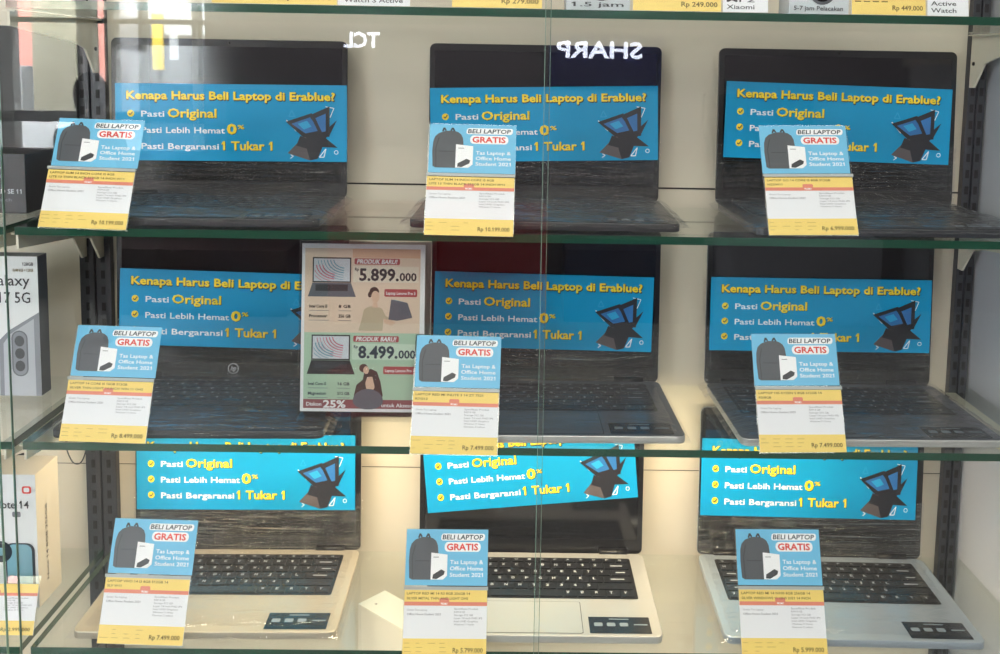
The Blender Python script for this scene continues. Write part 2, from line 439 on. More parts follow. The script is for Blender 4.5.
def grid_wrap(wm, w0, w1, d, base_z, amp, seed, flare=.012):
    """crinkled film over the deck"""
    bm = bmesh.new(); nx, ny = 60, 40; V = []
    for j in range(ny + 1):
        row = []
        for i in range(nx + 1):
            s = i / nx; t = j / ny
            x = -w0 / 2 + w0 * s; y = .004 - (d + .008) * t
            e = max(abs(s - .5) * 2, t) ** 12
            nz = noise.noise(Vector((x * 10, y * 70, seed))) + .6 * noise.noise(Vector((x * 45, y * 120, seed + 3)))
            z = base_z + .0022 + amp * abs(nz) - e * .012
            x *= 1 + flare * e
            row.append(bm.verts.new((x, y, z)))
        V.append(row)
    for j in range(ny):
        for i in range(nx): bm.faces.new((V[j][i], V[j + 1][i], V[j + 1][i + 1], V[j][i + 1]))
    me = bpy.data.meshes.new('plastic_wrap'); bm.to_mesh(me); bm.free(); me.materials.append(wm)
    for p in me.polygons: p.use_smooth = True
    return me
def make_laptop(label, loc, yaw, body, lean=3, keys=True, sticker=True, touch=True, logo=False, wrap=1, ban=None, sc=1):
    t = thing('laptop', label, 'laptop', loc, yaw, None)
    bmtl = M_BODY[body]; t.scale = (sc, sc, 1)
    T = .0125; rim = M_BODY['silver'] if body in ('slate',) else bmtl
    mb = MB(); pts = [(x, y - LD / 2) for x, y in rounded(LW, LD, .012)]
    mb.prism(pts, .0015, T, bmtl, side=rim); mb.build('base', t, bevel=.0015)
    mb = MB(); mb.rrect(-.157, -.139, .157, -.0175, .004, M_KEYBED, T + .0003)
    kb = mb.build('keyboard', t)
    if keys:
        for i, (x0, y0, x1, y1) in enumerate(KEYS):
            k = MB(); k.box(x0, y0, T + .0004, x1, y1, T + .0018, M_KEY)
            rnd_legend(k, x0, y0, x1, y1, T + .0021, i)
            k.build('key', kb)
    else:
        k = MB()
        for i, (x0, y0, x1, y1) in enumerate(KEYS):
            k.box(x0, y0, T + .0004, x1, y1, T + .0018, M_KEY)
            rnd_legend(k, x0, y0, x1, y1, T + .0021, i)
        k.build('key_field', kb)
    if touch:
        mb = MB(); mb.rrect(-.080, -.229, .070, -.147, .004, M_SEAM, T + .0002); mb.rrect(-.0792, -.2282, .0692, -.1478, .0035, bmtl, T + .0004); mb.build('touchpad', t)
    if sticker:
        s = MB(); s.rect(.079, -.228, .165, -.187, M_STICKER, T + .0004)
        s.rect(.108, -.194, .136, -.1918, M_STICKER2, T + .0007)
        for k, x in enumerate((.090, .108, .126)): s.rrect(x - .004, -.211, x + .008, -.202, .002, M_STICKER2, T + .0007)
        s.rect(.142, -.208, .161, -.205, M_STICKER2, T + .0007)
        o = s.build('specification_sticker', t)
    for sx in (-1, 1): tube('hinge', [(sx * .11, .003, T - .001), (sx * .155, .003, T - .001)], .007, M_BEZEL, t, n=14)
    DM = Matrix.Translation((0, .006, T - .004)) @ Matrix.Rotation(R(90 - lean), 4, 'X')
    mb = MB(); pts = [(x, y + LH / 2) for x, y in rounded(LW, LH, .009)]
    mb.prism(pts, -.006, 0, M_BEZEL, side=bmtl)
    d = mb.build('display', t, DM, bevel=.0006)
    mb = MB(); mb.rrect(-.172, .024, .172, LH - .011, .002, M_SCREEN, .0004); mb.build('screen', d)
    mb = MB(); mb.disc(0, LH - .0055, .0018, .0018, M_SCREEN, .0005); mb.build('webcam', d)
    if logo:
        mb = MB(); mb.disc(0, .0145, .0085, .0085, M_LEG, .0004, 32); mb.disc(0, .0145, .0072, .0072, M_BEZEL, .0007, 32)
        mb.text('hp', -.0042, .0042, .0115, .0078, M_LEG, .001, bold=.02, skew=.25); mb.build('logo', d)
    if wrap:
        me = grid_wrap(M_WRAP if wrap > 1 else M_WRAPT, LW + .006, LW, LD, T + (.002 if wrap < 2 else .004), (.0008, .0018, .004)[wrap], loc[0] * 7 + loc[2] * 11, .02 if wrap < 2 else .05)
        wo = link(bpy.data.objects.new('plastic_wrap', me), t)
        # film on the lower part of the display
        bm = bmesh.new(); V = []
        for j in range(25):
            row = []
            for i in range(49):
                x = -LW / 2 - .002 + (LW + .004) * i / 48; y = .002 + .092 * j / 24
                zq = .0035 + .0016 * abs(noise.noise(Vector((x * 6, y * 150, loc[0] * 5 + 2)))) - (.002 if i in (0, 48) else 0)
                row.append(bm.verts.new((x, y, zq)))
            V.append(row)
        for j in range(24):
            for i in range(48): bm.faces.new((V[j][i], V[j][i + 1], V[j + 1][i + 1], V[j + 1][i]))
        me = bpy.data.meshes.new('display_film'); bm.to_mesh(me); bm.free(); me.materials.append(M_WRAPV)
        for p in me.polygons: p.use_smooth = True
        link(bpy.data.objects.new('display_film', me), t, DM)
    if ban:
        # ban = three picture corners (bottom-left, bottom-right, top-left): where the sheet lies on the display face
        RT = Matrix.Translation(loc) @ Matrix.Rotation(yaw, 4, 'Z') @ Matrix.Diagonal((sc, sc, 1, 1)) @ DM
        inv = RT.inverted()
        def on(u, v):
            o_ = inv @ CAM; d_ = inv.to_3x3() @ ray(u, v); k = (.0055 - o_.z) / d_.z; return o_ + d_ * k
        bl, br = on(*ban[0]), on(*ban[1]); a = math.atan2(br.y - bl.y, br.x - bl.x); s = (br - bl).length / BW
        tl = on(*ban[2]); sy = (tl - bl).length / BH
        add_banner(t, DM @ Matrix.Translation(bl) @ Matrix.Rotation(a, 4, 'Z') @ Matrix.Diagonal((s, sy, 1, 1)))
    return t

L3 = ['closed','']
make_laptop('black laptop in crinkled film at the left end of the upper shelf', (-.4454, .250, ZS[1]), .0143, 'black', keys=False, sticker=True, wrap=2, ban=((116, 160), (347, 162), (113, 83)))
make_laptop('black laptop in the middle of the upper shelf, SHARP mirrored above its banner', (.0396, .2625, ZS[1]), -.02, 'black', keys=False, wrap=2, ban=((431, 162), (658, 160), (430, 88)))
make_laptop('dark laptop at the right end of the upper shelf, crumpled clear film over its base', (.4950, .256, ZS[1]), .015, 'charcoal', keys=False, wrap=2, ban=((723, 157), (948, 165), (727, 81)), sc=1.035)
make_laptop('dark grey laptop with a round logo below its screen, left of the sale poster', (-.4432, .2485, ZS[2]), .0256, 'charcoal', keys=False, logo=True, touch=False, sticker=False, wrap=2, ban=((119, 344), (350, 351), (117, 268)))
make_laptop('dark silver-rimmed laptop on the middle shelf, right of the sale poster', (.0471, .2485, ZS[2]), .0155, 'slate', keys=False, ban=((433, 346), (651, 352), (432, 271)))
make_laptop('dark laptop with grey edges at the right end of the middle shelf', (.4803, .2485, ZS[2]), .0165, 'slate', keys=False, wrap=2, ban=((709, 350), (929, 353), (707, 277)))
make_laptop('champagne silver laptop at the left of the bottom shelf', (-.4245, .2537, 0), .012, 'gold', touch=False, ban=((137, 509), (355, 510), (133, 434)))
make_laptop('silver laptop in the middle of the bottom shelf under a tilted blue banner', (.0301, .2529, 0), -.0021, 'silver', wrap=0, ban=((428, 513), (638, 497), (419, 438)))
make_laptop('bluish silver laptop at the right end of the bottom shelf, film over the keyboard', (.4801, .250, 0), -.0231, 'bluegrey', touch=False, wrap=1, ban=((700, 515), (915, 520), (700, 438)))

# ------------------------------------------------------------------ price stands
CW = .112
def card_meshes():
    H = .064
    s = MB(); s.box(0, 0, 0, CW, H, .0006, M_SKY)
    U = CW / 362.; V_ = H / 230.
    X = lambda a: (a - 70) * U
    Y = lambda b: (340 - b) * V_
    z = .0009
    bag = MB()
    bag.flat([(X(a), Y(b)) for a, b in [(88, 310), (84, 240), (86, 195), (93, 170), (108, 154), (128, 146), (140, 142), (172, 142), (188, 147), (202, 158), (210, 176), (213, 205), (212, 305), (204, 317), (100, 317)]], M_BAG, z)
    bag.line([(X(124), Y(146)), (X(130), Y(128)), (X(138), Y(142))], .0022, M_BAG2, z + .0002)
    bag.line([(X(158), Y(142)), (X(166), Y(128)), (X(174), Y(144))], .0022, M_BAG2, z + .0002)
    bag.line([(X(102), Y(312)), (X(98), Y(225)), (X(110), Y(175))], .0012, M_BAG2, z + .0002)
    bag.line([(X(112), Y(240)), (X(176), Y(240))], .0009, M_BAG2, z + .0002)
    bx = MB()
    bx.flat([(X(a), Y(b)) for a, b in [(182, 316), (182, 206), (254, 214), (254, 300), (236, 316)]], M_WHITE, z + .0004)
    bx.flat([(X(a), Y(b)) for a, b in [(190, 312), (192, 296), (228, 274), (244, 282), (240, 296), (208, 314)]], M_BAG2, z + .0007)
    bx.rect(X(192), Y(226), X(216), Y(223), M_TXT, z + .0007)
    tx = MB()
    tx.rrect(X(222), Y(156), X(416), Y(127), .003, M_WHITE, z, skew=.15)
    tx.text('BELI LAPTOP', X(230), X(408), Y(151), 19 * V_, M_NAVY, z + .0003, bold=.024, skew=.12)
    tx.rrect(X(240), Y(202), X(400), Y(162), .005, M_WHITE, z + .0001)
    tx.text('GRATIS', X(250), X(388), Y(195), 26 * V_, M_RED, z + .0004, bold=.035)
    for q, y, x1 in (('Tas Laptop &', 252, 412), ('Office Home', 278, 412), ('Student 2021', 304, 412)):
        tx.text(q, X(266), X(x1), Y(y), 16 * V_, M_WHITE, z, bold=.013)
    return s.mesh('promo_card'), bag.mesh('backpack_picture'), bx.mesh('gift_box_picture'), tx.mesh('promo_lettering')
CMs = card_meshes()
def price_card(price, head1, head2, seed, H=.074):
    random.seed(seed)
    s = MB(); s.box(0, 0, 0, CW, H, .0006, M_TAGW)
    z = .0009; U = CW / 385.; V_ = H / 260.
    X = lambda a: (a - 47) * U
    Y = lambda b: (625 - b) * V_
    s.rect(0, Y(412), CW, H, M_TAGY, z); s.rect(0, 0, CW, Y(552), M_TAGY, z)
    s.rect(0, Y(426), CW, Y(411), M_ORANGE, z + .0002)
    s.rrect(X(210), Y(424), X(256), Y(396), .002, M_ORANGE, z + .0003)
    p = MB()
    p.text(head1, X(58), X(58 + 9.2 * len(head1)), Y(383), 9 * V_, M_TXTY, z + .0003, bold=.02)
    p.text(head2, X(58), X(58 + 9.2 * len(head2)), Y(402), 9 * V_, M_TXTY, z + .0003, bold=.02)
    p.text('PROMO', X(218), X(248), Y(422), 8 * V_, M_WHITE, z + .0006, bold=.02)
    p.text('Gratis Tas Laptop', X(62), X(155), Y(446), 7 * V_, M_TXT, z)
    p.text('Office Home Student 2021', X(62), X(218), Y(463), 8 * V_, M_TXT, z, bold=.01)
    rows = ['Spesifikasi Produk', 'RAM 8 GB', 'Storage 512 GB', 'Layar 14 inch FHD IPS', 'Intel UHD Graphics', 'Windows 11 Home', 'Garansi 2 tahun']
    for k in range(random.choice((6, 7))):
        p.text(rows[k], X(280), X(280 + 6.2 * len(rows[k])), Y(441 + 12 * k), 7 * V_, M_TXT, z)
    for r_ in range(3):
        for c_ in range(4):
            if random.random() < .8: p.rect(X(54 + c_ * 54), Y(571 + r_ * 16), X(54 + c_ * 54 + random.uniform(14, 40)), Y(568.5 + r_ * 16), M_TAGL, z + .0002)
    p.text(price, X(278), X(416), Y(604), 17 * V_, M_TXTY, z + .0003, bold=.022)
    return s.mesh('price_card'), p.mesh('price_lettering')
def stand(bl, br, tl, zsh, price, heads, label, seed, over=0):
    """bl, br, tl: picture corners; the stand's foot line lies on the shelf front, the cards lean back"""
    LEAN = R(23)
    yb = -.004
    P = atY(bl[0], bl[1], yb); Q = atY(br[0], br[1], yb)
    zb = (P.z + Q.z) / 2
    P.z = Q.z = zb
    t = thing('price_stand', label, 'price stand', (P.x, yb, zsh), 0, 'leaning laptop price stands')
    wid = (Q - P).length; ex = (Q - P).normalized()
    # plane through the bottom edge leaning back
    nrm = Vector((0, -math.cos(LEAN), math.sin(LEAN)))
    d = ray(*tl); k = (P - CAM).dot(nrm) / d.dot(nrm); TL = CAM + d * k
    ey = (TL - P); L = ey.dot(Vector((0, math.sin(LEAN), math.cos(LEAN))))
    sk = (ey.x) / L
    yv = Vector((sk * .95, math.sin(LEAN), math.cos(LEAN))).normalized()
    nz = ex.cross(yv).normalized()
    M = Matrix(((ex.x, yv.x, nz.x, P.x), (ex.y, yv.y, nz.y, P.y), (ex.z, yv.z, nz.z, P.z), (0, 0, 0, 1)))
    Tinv = Matrix.Translation(-Vector(t.location))
    s = wid / CW
    M = Tinv @ M
    hp = L * .52; hu = L * .445
    a = MB(); a.box(-.001, -.001, -.0022, wid + .001, L + .0015, -.0006, M_ACRYL); a.box(-.001, L * .522, .0024, wid + .001, L * .548, .0032, M_GREYBAR)
    a.build('acrylic_holder', t, M)
    b = MB(); y1 = min(.05, .05); b.box(0, -.001, .0002, wid, .0048, .0016, M_ACRYL); b.build('foot', t, Matrix.Translation((0, .004, 0)))
    c = link(bpy.data.objects.new('price_card', None), t)
    bpy.data.objects.remove(c)
    m1, m2 = price_card(price, heads[0], heads[1], seed)
    c = link(bpy.data.objects.new('price_card', m1), t, M @ Matrix.Diagonal((s, hp / .074, 1, 1)))
    link(bpy.data.objects.new('price_lettering', m2), c)
    c = link(bpy.data.objects.new('promo_card', CMs[0]), t, M @ Matrix.Translation((.0, L - hu, .0006)) @ Matrix.Diagonal((s, hu / .064, 1, 1)))
    for n, me in (('backpack_picture', CMs[1]), ('gift_box_picture', CMs[2]), ('promo_lettering', CMs[3])): link(bpy.data.objects.new(n, me), c)
    return t
NB = 'NOTEBOOK CORE I3 8GB 512GB'
stand((38, 227), (127, 228), (62, 118), ZS[1], 'Rp 10.199.000', ('LAPTOP SLIM 14 INCH CORE I5 8GB', 'LITE 13 THIN BLACK 512GB 14 INCH W11'), 'price stand reading Rp 10.199.000 at the left end of the upper shelf', 1)
stand((424, 235), (513, 236), (431, 124), ZS[1], 'Rp 10.199.000', ('LAPTOP SLIM 14 INCH CORE I5 8GB', 'LITE 13 THIN BLACK 512GB 14 INCH W11'), 'price stand reading Rp 10.199.000 in the middle of the upper shelf', 2, 1)
stand((769, 236), (859, 236), (757, 126), ZS[1], 'Rp 6.999.000', ('LAPTOP GO 14 CORE I3 8GB 512GB', 'N22/W11'), 'price stand reading Rp 6.999.000 on the upper shelf at right', 3)
stand((59, 441), (146, 442), (80, 325), ZS[2], 'Rp 8.499.000', ('LAPTOP 14 CORE I5 16GB 512GB', 'SILVER THIN LIGHT 14 INCH WIN 11 OHS'), 'price stand reading Rp 8.499.000 at the left end of the middle shelf', 4)
stand((410, 453), (497, 455), (418, 335), ZS[2], 'Rp 7.499.000', ('LAPTOP RED MI INLITE 3 14 ZT 7521', 'R7/512'), 'price stand reading Rp 7.499.000 overlapping the lower corner of the sale poster', 5, 1)
stand((760, 453), (847, 453), (750, 334), ZS[2], 'Rp 7.499.000', ('LAPTOP 14S RYZEN 5 8GB 512GB 14', 'R5/8GB'), 'price stand reading Rp 7.499.000 on the middle shelf at right', 6)
stand((97, 643), (183, 644), (117, 518), ZS[3], 'Rp 7.499.000', ('LAPTOP VIVO 14 I3 8GB 512GB 14', 'SLV W11'), 'price stand reading Rp 7.499.000 at the left of the bottom shelf', 7)
stand((402, 657), (486, 659), (407, 529), ZS[3], 'Rp 5.799.000', ('LAPTOP RED MI 14 R3 8GB 256GB 14', 'SILVER METAL THIN AND LIGHT OHS'), 'price stand in front of the silver laptop in the middle of the bottom shelf', 8, 1)
stand((742, 657), (828, 658), (735, 529), ZS[3], 'Rp 5.999.000', ('LAPTOP RED MI 14 N100 8GB 256GB 14', 'SILVER WINDOWS 11 OHS 2021 14 INCH'), 'price stand reading Rp 5.999.000 on the bottom shelf at right', 9)

# ------------------------------------------------------------------ sale poster in its acrylic stand
def poster():
    zsh = ZS[2] + .0195
    P = atZ(300, 418, zsh); Y0 = P.y
    Wp = (atY(423, 412, Y0) - P).x; Hp = Wp * 1.365
    t = thing('poster_stand', 'acrylic stand with orange and green sale poster showing 5.899.000 and 8.499.000', 'poster stand', (P.x, Y0, zsh))
    lean = R(6)
    M = Matrix.Translation((0, 0, .010)) @ Matrix.Rotation(R(90) - lean, 4, 'X')
    a = MB(); a.box(-.003, -.007, -.0035, Wp + .008, Hp + .004, -.0015, M_ACRYL); a.box(-.003, -.007, .0022, Wp + .008, Hp + .004, .0036, M_ACRYL)
    a.build('acrylic_holder', t, M)
    a = MB(); a.box(-.003, -.012, .0005, Wp + .008, .03, .0025, M_ACRYL); a.build('foot', t)
    s = MB(); s.box(0, 0, 0, Wp, Hp, .0008, M_WHITE)
    # picture frame of the print: px 38..405 , 80..578 of the enlarged view
    PEACH = mat('poster_peach', (232, 208, 186), .5); PEACH2 = mat('poster_orange_edge', (226, 180, 150), .5)
    MINT = mat('poster_mint', (178, 208, 182), .5); MAR = mat('poster_maroon', (176, 74, 76), .5); MARD = mat('poster_maroon_dark', (150, 84, 88), .5)
    BLK = mat('poster_black', (28, 28, 32), .5); SKIN = mat('poster_skin', (226, 190, 164), .5); HAIR = mat('poster_hair', (70, 48, 38), .5)
    CLO = mat('poster_beige_clothes', (196, 180, 152), .5); JACK = mat('poster_dark_jacket', (66, 50, 44), .5); PGR = mat('poster_gunmetal', (100, 104, 114), .5)
    LGR = mat('poster_light_grey', (214, 220, 228), .5); PINK = mat('poster_pink', (216, 110, 136), .5); TEAL = mat('poster_teal', (110, 168, 190), .5); PLATE = mat('poster_price_plate', (238, 226, 208), .5); PLATE2 = mat('poster_price_plate_green', (206, 226, 206), .5)
    X = lambda a: (a - 30) * Wp / 390
    Yp = lambda b: (590 - b) * Hp / 520
    z = .0011
    s.rect(X(40), Yp(345), X(405), Yp(84), PEACH, z); s.rect(X(40), Yp(552), X(405), Yp(345), MINT, z)
    s.rect(X(190), Yp(112), X(405), Yp(84), PEACH2, z + .0001)
    s.rect(X(40), Yp(580), X(405), Yp(552), MARD, z)
    sh = s.build('poster_sheet', t, M)
    def lap(x, y, cols):
        p = MB()
        p.rect(X(x + 14), Yp(y + 78), X(x + 136), Yp(y), BLK, z + .0003); p.rect(X(x + 18), Yp(y + 74), X(x + 132), Yp(y + 4), LGR, z + .0006)
        for k, c in enumerate(cols):
            for q in range(6):
                cx_, cy_, rr = x + 118 - k * 30, y + 6 + k * 16, 34 + q * 9 + k * 4
                pts = []
                for i in range(15):
                    aa = R(95 + i * 11); a_, b_ = cx_ + rr * math.cos(aa) * 1.1, cy_ + rr * abs(math.sin(aa)) * .8
                    if x + 20 < a_ < x + 130 and y + 5 < b_ < y + 73: pts.append((X(a_), Yp(b_)))
                if len(pts) > 1: p.line(pts, .0014 if q < 3 else .0008, c, z + .0008 + .0001 * k)
        p.flat([(X(x + 14), Yp(y + 79)), (X(x + 136), Yp(y + 79)), (X(x + 152), Yp(y + 122)), (X(x), Yp(y + 122))], PGR if y < 200 else BLK, z + .0003)
        p.rect(X(x + 24), Yp(y + 104), X(x + 126), Yp(y + 84), M_BAG2, z + .0005)
        p.build('laptop_picture', sh)
    lap(50, 112, (TEAL, PINK)); lap(50, 352, (PINK, TEAL))
    g = MB()
    for y, pr, pl, dc, by in ((0, '5.899', PLATE, M_LAPD, 'PRODUK BARU!'), (240, '8.499', PLATE2, M_NAVY, 'PRODUK BARU!')):
        g.rrect(X(196), Yp(y + 133), X(340), Yp(y + 114), .002, MAR, z + .0002)
        g.text(by, X(204), X(330), Yp(y + 130), 13 * Hp / 520, M_WHITE, z + .0005, bold=.03, skew=.2)
        g.rect(X(192), Yp(y + 188), X(400), Yp(y + 138), pl, z + .0002)
        g.text('Rp', X(198), X(210), Yp(y + 152), 9 * Hp / 520, dc, z + .0005, bold=.03)
        g.text(pr + '.', X(213), X(336), Yp(y + 182), 36 * Hp / 520, dc, z + .0005, bold=.035)
        g.text('000', X(340), X(393), Yp(y + 182), 24 * Hp / 520, dc, z + .0005, bold=.03)
        g.rrect(X(292), Yp(y + 232), X(396), Yp(y + 208), .002, MAR, z + .0002)
        g.text('Laptop Lenovo Pro 3', X(298), X(390), Yp(y + 225), 9 * Hp / 520, M_WHITE, z + .0005, bold=.02)
        for k, (a, b_) in enumerate((('Intel Core i3', '8 GB'), ('Processor', '256 GB')) if y == 0 else (('Intel Core i5', '16 GB'), ('Magnesium', '512 GB'))):
            yy = y + 268 + k * 30
            g.text(a, X(55), X(112), Yp(yy), 9 * Hp / 520, dc, z + .0003, bold=.03); g.text(b_, X(148), X(186), Yp(yy), 9 * Hp / 520, dc, z + .0003, bold=.03)
            g.rect(X(55), Yp(yy + 10), X(118), Yp(yy + 8.5), M_TXT, z + .0002); g.rect(X(148), Yp(yy + 10), X(188), Yp(yy + 8.5), M_TXT, z + .0002)
    g.text('Diskon', X(50), X(98), Yp(572), 11 * Hp / 520, M_WHITE, z + .0003, bold=.02)
    g.text('25%', X(104), X(174), Yp(577), 22 * Hp / 520, M_WHITE, z + .0004, bold=.04)
    g.text('untuk Aksesori', X(288), X(398), Yp(574), 11 * Hp / 520, M_WHITE, z + .0003, bold=.02)
    g.build('poster_lettering', sh)
    # two printed models
    w1 = MB()
    w1.flat([(X(a), Yp(b)) for a, b in [(212, 338), (222, 300), (228, 272), (246, 262), (262, 262), (284, 268), (298, 292), (316, 300), (316, 312), (296, 316), (290, 300), (288, 338)]], CLO, z + .0003)
    w1.flat([(X(a), Yp(b)) for a, b in [(256, 250), (270, 250), (272, 266), (254, 266)]], SKIN, z + .0004)
    w1.disc(X(260), Yp(216), 15 * Wp / 390, 14 * Hp / 520, HAIR, z + .0005); w1.disc(X(246), Yp(226), 6 * Wp / 390, 9 * Hp / 520, HAIR, z + .0005)
    w1.disc(X(264), Yp(232), 13 * Wp / 390, 18 * Hp / 520, SKIN, z + .0006)
    w1.flat([(X(a), Yp(b)) for a, b in [(306, 302), (314, 240), (366, 250), (382, 296), (334, 306)]], PGR, z + .0007)
    w1.flat([(X(a), Yp(b)) for a, b in [(322, 262), (322, 240), (366, 250), (378, 290)]], TEAL, z + .0006)
    w1.flat([(X(a), Yp(b)) for a, b in [(290, 300), (316, 304), (330, 312), (316, 322), (294, 314)]], SKIN, z + .0008)
    w1.build('printed_woman', sh)
    w2 = MB()
    w2.flat([(X(a), Yp(b)) for a, b in [(200, 540), (208, 506), (228, 490), (232, 466), (252, 456), (272, 464), (284, 496), (292, 540), (270, 556), (216, 556)]], JACK, z + .0003)
    w2.flat([(X(a), Yp(b)) for a, b in [(236, 500), (242, 482), (258, 480), (266, 512), (258, 530), (240, 524)]], SKIN, z + .0005)
    w2.disc(X(230), Yp(454), 14 * Wp / 390, 13 * Hp / 520, HAIR, z + .0004); w2.disc(X(238), Yp(460), 9 * Wp / 390, 12 * Hp / 520, SKIN, z + .0006)
    w2.flat([(X(245 + 48 * math.cos(R(k)) * (1 if k < 180 else 1)), Yp(556 - 38 * math.sin(R(k)) if k <= 180 else 556 + 26 * abs(math.sin(R(k))))) for k in range(0, 360, 15)], PGR, z + .0007)
    w2.build('printed_man', sh)
poster()

# ------------------------------------------------------------------ left bay: phone boxes, black box
def carton(name, label, cat, x1, y0, w_, d_, h, zsh, mfront, mside, rot=0, group=None):
    t = thing(name, label, cat, (x1, y0, zsh + .0005), rot, group)
    mb = MB(); mb.box(-w_, 0, 0, 0, d_, h, mfront, side=mfront)
    for i, f in enumerate(mb.f[:]):
        if i in (1, 3): mb.m[i] = mb.mi(mside)
    mb.build('carton', t, bevel=.0008)
    FM = Matrix.Translation((-w_, -.0004, 0)) @ Matrix.Rotation(R(90), 4, 'X')
    return t, FM
M_BOXW = mat('carton_white', (226, 230, 232), .4)
M_BOXC = mat('carton_cream_side', (214, 206, 190), .45)
M_BOXG = mat('carton_grey_print', (128, 132, 140), .4)
M_BOXG2 = mat('carton_grey_dark', (92, 96, 104), .4)
M_BLK = mat('carton_black', (24, 25, 28), .3)
M_TEAL = mat('phone_teal_print', (120, 168, 184), .3)
M_DTEAL = mat('phone_dark_print', (30, 44, 54), .3)

# grey/white phone box, middle shelf
pr = atZ(46, 394, ZS[2]); 
t, FM = carton('phone_box', 'white and grey phone box reading Galaxy and 17 5G on the left bay middle shelf', 'phone box', pr.x - .001, pr.y - .01, .12, .03, .212, ZS[2], M_BOXW, M_BOXG2)
g = MB()
Wb, Hb = .12, .212
g.flat([(Wb, .0), (Wb, .128), (Wb - .045, .100), (Wb - .06, .085), (Wb - .062, 0)], M_BOXG, .0002)
g.flat([(Wb - .008, .0), (Wb - .008, .118), (Wb - .044, .094), (Wb - .054, .08), (Wb - .055, 0)], mat('phone_silver_print', (176, 180, 188), .3), .0004)
g.rrect(Wb - .042, .030, Wb - .018, .100, .012, M_BOXG2, .0006); g.rrect(Wb - .040, .032, Wb - .020, .098, .010, M_BOXG, .0008)
for k in range(3): g.disc(Wb - .030, .046 + k * .019, .0072, .0082, M_BAG2, .0010)
g.build('phone_picture', t, FM)
g = MB(); g.text('Galaxy', Wb - .076, Wb - .012, .168, .016, M_LAPD, .0005, bold=.005)
g.text('A17 5G', Wb - .075, Wb - .012, .142, .016, M_LAPD, .0005, bold=.005)
g.text('128GB', Wb - .022, Wb - .006, .198, .005, M_LAPD, .0005, bold=.01)
g.text('RAM 8GB + 128GB', Wb - .036, Wb - .006, .189, .0045, M_TXTY, .0005, bold=.01)
g.build('box_lettering', t, FM)
# white phone box, bottom shelf
pr = atZ(33, 608, 0)
t, FM = carton('phone_box', 'white phone box reading Note 14 with a teal phone picture, behind a price card', 'phone box', pr.x + .010, pr.y, .11, .070, .200, 0, M_BOXW, M_BOXC)
Wb, Hb = .11, .205
g = MB(); g.rrect(Wb - .100, .0, Wb - .060, .108, .012, M_DTEAL, .0003); g.rrect(Wb - .046, .004, Wb - .004, .098, .011, M_DTEAL, .0003); g.rrect(Wb - .044, .005, Wb - .008, .096, .010, M_TEAL, .0005)
g.disc(Wb - .052, .085, .016, .016, M_DTEAL, .0008); g.disc(Wb - .052, .085, .006, .006, M_TEAL, .0010)
g.build('phone_picture', t, FM)
g = MB(); g.text('Note 14', Wb - .060, Wb - .010, .150, .011, M_LAPD, .0005, bold=.008)
g.rrect(Wb - .034, .137, Wb - .022, .145, .002, M_TXT, .0004)
g.rrect(Wb - .019, .172, Wb - .006, .183, .003, M_RED, .0004); g.rrect(Wb - .0165, .1742, Wb - .0085, .1808, .002, M_BOXW, .0006)
g.build('box_lettering', t, FM)
SMm = Matrix.Translation((.0004, .030, .030)) @ Matrix.Rotation(R(90), 4, 'Z') @ Matrix.Rotation(R(90), 4, 'X') @ Matrix.Rotation(R(90), 4, 'Z')
g = MB(); g.text('Note 14 8GB 256GB', 0, .115, 0, .006, M_LAPD, .0004, bold=.005); g.build('side_lettering', t, SMm)
# black box, upper shelf
pr = atZ(27, 214, ZS[1])
t, FM = carton('black_box', 'black carton with small white lettering at the far left of the upper shelf', 'box', pr.x, pr.y, .13, .10, .084, ZS[1], M_BLK, mat('carton_black_side', (40, 42, 46), .35))
g = MB(); g.text('MATEPAD SE 11', .13 - .07, .13 - .006, .028, .0062, M_LEG, .0004, bold=.02); g.text('11 inch', .13 - .05, .13 - .02, .017, .0045, M_TXT, .0004)
g.line([(.07, .064), (.10, .064)], .0015, M_TXT, .0004); g.build('box_lettering', t, FM)
# small white price card before the Note box
def small_card(P, wid, L, label, price, seed, lean=20, zsh=0):
    t = thing('price_card', label, 'price card', (P[0], P[1], zsh))
    M = Matrix.Translation((0, 0, .001)) @ Matrix.Rotation(R(90 - lean), 4, 'X')
    m1, m2 = price_card(price, 'SMARTPHONE 8GB 256GB', 'BLACK TEAL', seed)
    s = wid / CW
    a = MB(); a.box(-.001, -.001, -.002, wid + .001, L + .01, -.0005, M_ACRYL); a.build('acrylic_holder', t, M)
    c = link(bpy.data.objects.new('card', m1), t, M @ Matrix.Diagonal((s, L / .074, 1, 1)))
    link(bpy.data.objects.new('price_lettering', m2), c)
    return t
P = atZ(33, 636, 0)
small_card((P.x - .112, P.y), .112, .066, 'yellow and white price card leaning before the Note 14 phone box', 'Rp 2.999.000', 20)
# added board that makes the back of the left bay's upper shelf dark
mb = MB(); mb.box(0, 0, 0, .66, .008, .265, mat('board_black', (20, 20, 23), .6)); mb.box(0, -.002, 0, .66, 0, .006, M_BLACKMETAL)
o = mb.build('backing_board'); o.location = (-1.345, .276, ZS[1] + .0005); tag(o, 'black backing board standing behind the black box at far left', 'board')

